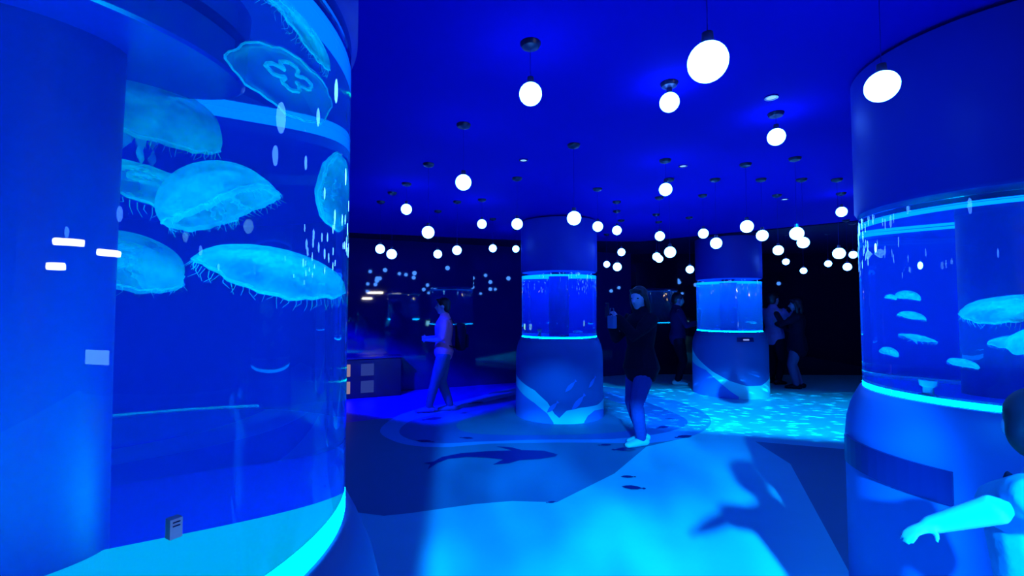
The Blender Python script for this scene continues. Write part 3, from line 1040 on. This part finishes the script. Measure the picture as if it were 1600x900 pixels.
    if long_hair:
        for s in (1, -1):
            tube(hb, [hp(.002, s * .05, .02), hp(-.012, s * .052, -.04), hp(-.02, s * .05, -.10)], [.014 * H, .018 * H, .012 * H], 10)
        tube(hb, [hp(-.05, 0, .0), hp(-.056, 0, -.06), hp(-.05, 0, -.13)], [(.05 * H, .022 * H), (.055 * H, .024 * H), (.04 * H, .016 * H)], 14)
    remeshed('hair', hb, .009, hair, t, 3)
    for s in (1, -1):
        eb = bmesh.new()
        ball(eb, hp(.0465, s * .019, .004), (.005 * H, .0085 * H, .0048 * H), hr, 10, 6)
        obj('eye', eb, M['eye'], t, True)
    if mask:
        mb = bmesh.new()
        tube(mb, [hp(.030, 0, -.002), hp(.036, 0, -.025), hp(.034, 0, -.048)], [(.040 * H, .034 * H), (.038 * H, .034 * H), (.024 * H, .026 * H)], 14, side=hr.to_matrix() @ Vector((0, 1, 0)))
        remeshed('face_mask', mb, .007, mask, t, 3)
    return t


M['eye'] = mat('eye_dark', (.005, .005, .02), .2)
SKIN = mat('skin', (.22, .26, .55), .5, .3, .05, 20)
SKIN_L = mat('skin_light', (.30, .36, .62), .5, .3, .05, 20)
HAIR = mat('hair_black', (.004, .004, .02), .5, .3, .2, 60)
BLACK = mat('cloth_black', (.003, .003, .02), .85, .1, .2, 30, bump=.3)
JEANS = mat('cloth_denim_blue', (.012, .06, .36), .8, .1, .12, 40, bump=.3)
PINK = mat('cloth_pink_tee', (.7, .22, .45), .85, .1, .08, 30, bump=.2)
PALE = mat('cloth_pale_blue_trousers', (.03, .12, .25), .85, .1, .08, 30, bump=.2)
NAVY = mat('cloth_navy_shirt', (.010, .015, .12), .85, .1, .1, 30, bump=.2)
BLUE = mat('cloth_blue_shirt', (.2, .22, .85), .85, .1, .1, 30, bump=.2)
GREY = mat('cloth_grey_trousers', (.06, .10, .30), .85, .1, .1, 30, bump=.2)
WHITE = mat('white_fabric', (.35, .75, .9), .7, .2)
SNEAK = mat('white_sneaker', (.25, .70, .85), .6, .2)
DARKSHOE = mat('dark_shoe', (.004, .004, .02), .6, .2)
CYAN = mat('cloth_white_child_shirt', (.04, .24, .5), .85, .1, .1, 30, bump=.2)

# woman with a phone
wl = on_floor(1003, 694); wl.z = 0
wh = R(200)                                   # faces left, a little towards the photographer
woman = person('woman in long dark jacket, jeans and white sneakers, raising a phone', wl, wh, 1.66, SKIN_L, HAIR, BLACK, JEANS, SNEAK,
               [((.20, .045, .805), (.5, -.3, .8), (0, -1, .2)), ((.185, -.055, .775), (.5, .3, .8), (0, 1, .2))],
               [(.03, .035, 0), (-.03, -.035, 0)], head_yaw=R(25), head_pitch=R(8), voxel=.007, hem=.485, long_hair=True, bulk=1.7)


def local(loc, heading, x, y, z, H):
    return Vector(loc) + Matrix.Rotation(heading, 3, 'Z') @ (Vector((x, y, z)) * H)


def phone(label, pos, heading, tilt=0.0):
    o = thing('smartphone', label, 'phone', pos, (0, tilt, heading))
    bm = bmesh.new(); box(bm, (0, 0, 0), (.008, .074, .15), None, .003); obj('phone_body', bm, M['dark'], o)
    bm = bmesh.new(); box(bm, (-.0045, 0, 0), (.001, .066, .138)); obj('screen', bm, emis('phone_screen', (.05, .12, .35)), o)
    bm = bmesh.new(); box(bm, (.005, -.018, .052), (.003, .026, .03), None, .001); obj('camera_bump', bm, M['plate'], o)
    return o


phone('smartphone held up by the woman in the dark jacket', local(wl, wh, .245, -.005, .855, 1.66), wh)
bag = thing('paper_bag', 'small pale bag hanging from the raised hands of the woman in the dark jacket', 'bag', local(wl, wh, .25, .06, .80, 1.66), (0, 0, wh))
bm = bmesh.new(); box(bm, (0, 0, -.03), (.05, .11, .13), None, .01); obj('bag_body', bm, mat('bag_pale', (.06, .14, .4), .7), bag)
bm = bmesh.new(); tube(bm, [(0, -.04, .05), (0, -.03, .11), (0, .03, .11), (0, .04, .05)], [.004] * 4, 6); obj('handle', bm, mat('bag_handle', (.1, .16, .4), .7), bag)

# walker with a backpack on the left
pl_ = on_floor(693, 643); pl_.z = 0
ph_ = R(188)
walker = person('walker in pink tee and pale trousers wearing a black backpack, far left', pl_, ph_, 1.57, SKIN, HAIR, PINK, PALE, mat('walker_shoe', (.06, .14, .42), .7),
                [((.15, .10, .64), (.8, -.4, .1), (0, -1, 0)), ((.16, -.08, .65), (.8, .5, .1), (0, 1, 0))],
                [(.13, .03, 0), (-.06, -.03, .0)], head_yaw=R(-5), voxel=.011, hem=.52, sleeve=.42, bulk=1.2)
bp = thing('backpack', 'black backpack worn by the walker in the pink tee shirt', 'backpack', local(pl_, ph_, -.148, 0, .66, 1.57), (0, 0, ph_))
bm = bmesh.new(); box(bm, (0, 0, 0), (.15, .28, .38), None, .05); obj('pack_body', bm, BLACK, bp, True)
bm = bmesh.new(); box(bm, (-.085, 0, -.06), (.05, .22, .18), None, .02); obj('pocket', bm, BLACK, bp, True)
for s in (1, -1):
    bm = bmesh.new(); tube(bm, [(.07, s * .08, .16), (.13, s * .085, .25), (.24, s * .09, .23), (.29, s * .09, .08), (.20, s * .11, -.1), (.07, s * .10, -.15)], [(.02, .006)] * 6, 8); obj('strap', bm, BLACK, bp, True)

# masked man behind the farthest tank
ml = V3(3.13, 8.75, 0); mh = R(-8)
man = person('man in a dark shirt and white face mask, standing left of the farthest tank', ml, mh, 1.71, SKIN_L, HAIR, NAVY, BLACK, SNEAK,
             [((.20, .06, .66), (.9, -.3, .2), (0, -1, .2)), ((.20, -.07, .68), (.9, .3, .2), (0, 1, .2))],
             [(.02, .06, 0), (-.02, -.06, 0)], head_pitch=R(12), voxel=.012, mask=WHITE, bulk=1.2)
phone('smartphone in the hands of the masked man by the farthest tank', local(ml, mh, .29, 0, .70, 1.71), mh, R(-40))

# two visitors right of the farthest tank
bl = V3(4.98, 8.80, 0); bh = R(20)
person('visitor in a bright blue shirt just right of the farthest tank', bl, bh, 1.72, SKIN, HAIR, BLUE, BLACK, DARKSHOE,
       [((.22, .06, .78), (.5, -.2, .8), (0, -1, .1)), ((.22, -.06, .78), (.5, .2, .8), (0, 1, .1))], [(.02, .06, 0), (-.02, -.06, 0)], head_pitch=R(-8), voxel=.012, bulk=1.4)
dl = V3(5.12, 8.3, 0); dh = R(150)
person('visitor in a black jacket and pale grey trousers, farthest right of the people', dl, dh, 1.60, SKIN, HAIR, BLACK, GREY, DARKSHOE,
       [((.20, .06, .84), (.3, -.3, .9), (0, -1, .1)), ((.20, -.06, .72), (.5, .3, .7), (0, 1, .1))], [(.02, .06, 0), (-.02, -.06, 0)], voxel=.012, bulk=1.5, long_hair=True, hem=.44, head_yaw=R(150 * 0))

# child at the lower right edge, arm stretched out
cl = V3(1.25, 1.08, 0); ch = R(97)
child = person('child in a pale shirt at the lower right edge, left arm held out sideways', cl, ch, 1.25, SKIN_L, HAIR, CYAN, JEANS, SNEAK,
               [((-.02, .285, .785), (-.1, .95, -.15), (-.2, 0, -1)), ((.06, -.2, .47), (.3, 0, -.9), (0, 1, 0))], [(.02, .055, 0), (-.02, -.055, 0)], head_yaw=R(-58), voxel=.005, sleeve=.45, bulk=1.2, curl=.3, elbow=(-.8, .1, .55))
st = obj('bag_strap', tube(bmesh.new(), [local(cl, ch, .03, .062, .838, 1.25), local(cl, ch, -.062, .066, .80, 1.25), local(cl, ch, -.092, .07, .70, 1.25), local(cl, ch, -.088, .075, .58, 1.25), local(cl, ch, -.05, .10, .50, 1.25)], [(.02, .005)] * 5, 8), BLACK, None, True)
tag(st, 'dark bag strap down the back of the pale-shirted child, lower right', 'strap')

# low counter added at the back wall; glowing panels stand in for reflections
ct = thing('reflection_counter', 'added low dark counter, four glowing panels imitating wall reflections, beside the left tank', 'counter', at(566, 610, 7.55) * 1.0, (0, 0, R(24)))
ct.location.z = 0
bm = bmesh.new(); box(bm, (0, 0, .31), (1.2, .3, .62), None, .01); obj('added_counter_body', bm, M['dark'], ct)
bm = bmesh.new(); box(bm, (0, 0, .635), (1.24, .34, .03), None, .008); obj('added_counter_top', bm, M['plate'], ct)
pm_ = [emis('beige_reflection_glow', (.30, .20, .30)), emis('blue_reflection_glow', (.02, .04, .28))]
for i, xx in enumerate((-.30, .06)):
    for zz in (.18, .45):
        bm = bmesh.new(); box(bm, (xx, -.155, zz), (.20, .012, .19), None, .004); obj('reflection_panel', bm, pm_[i], ct)
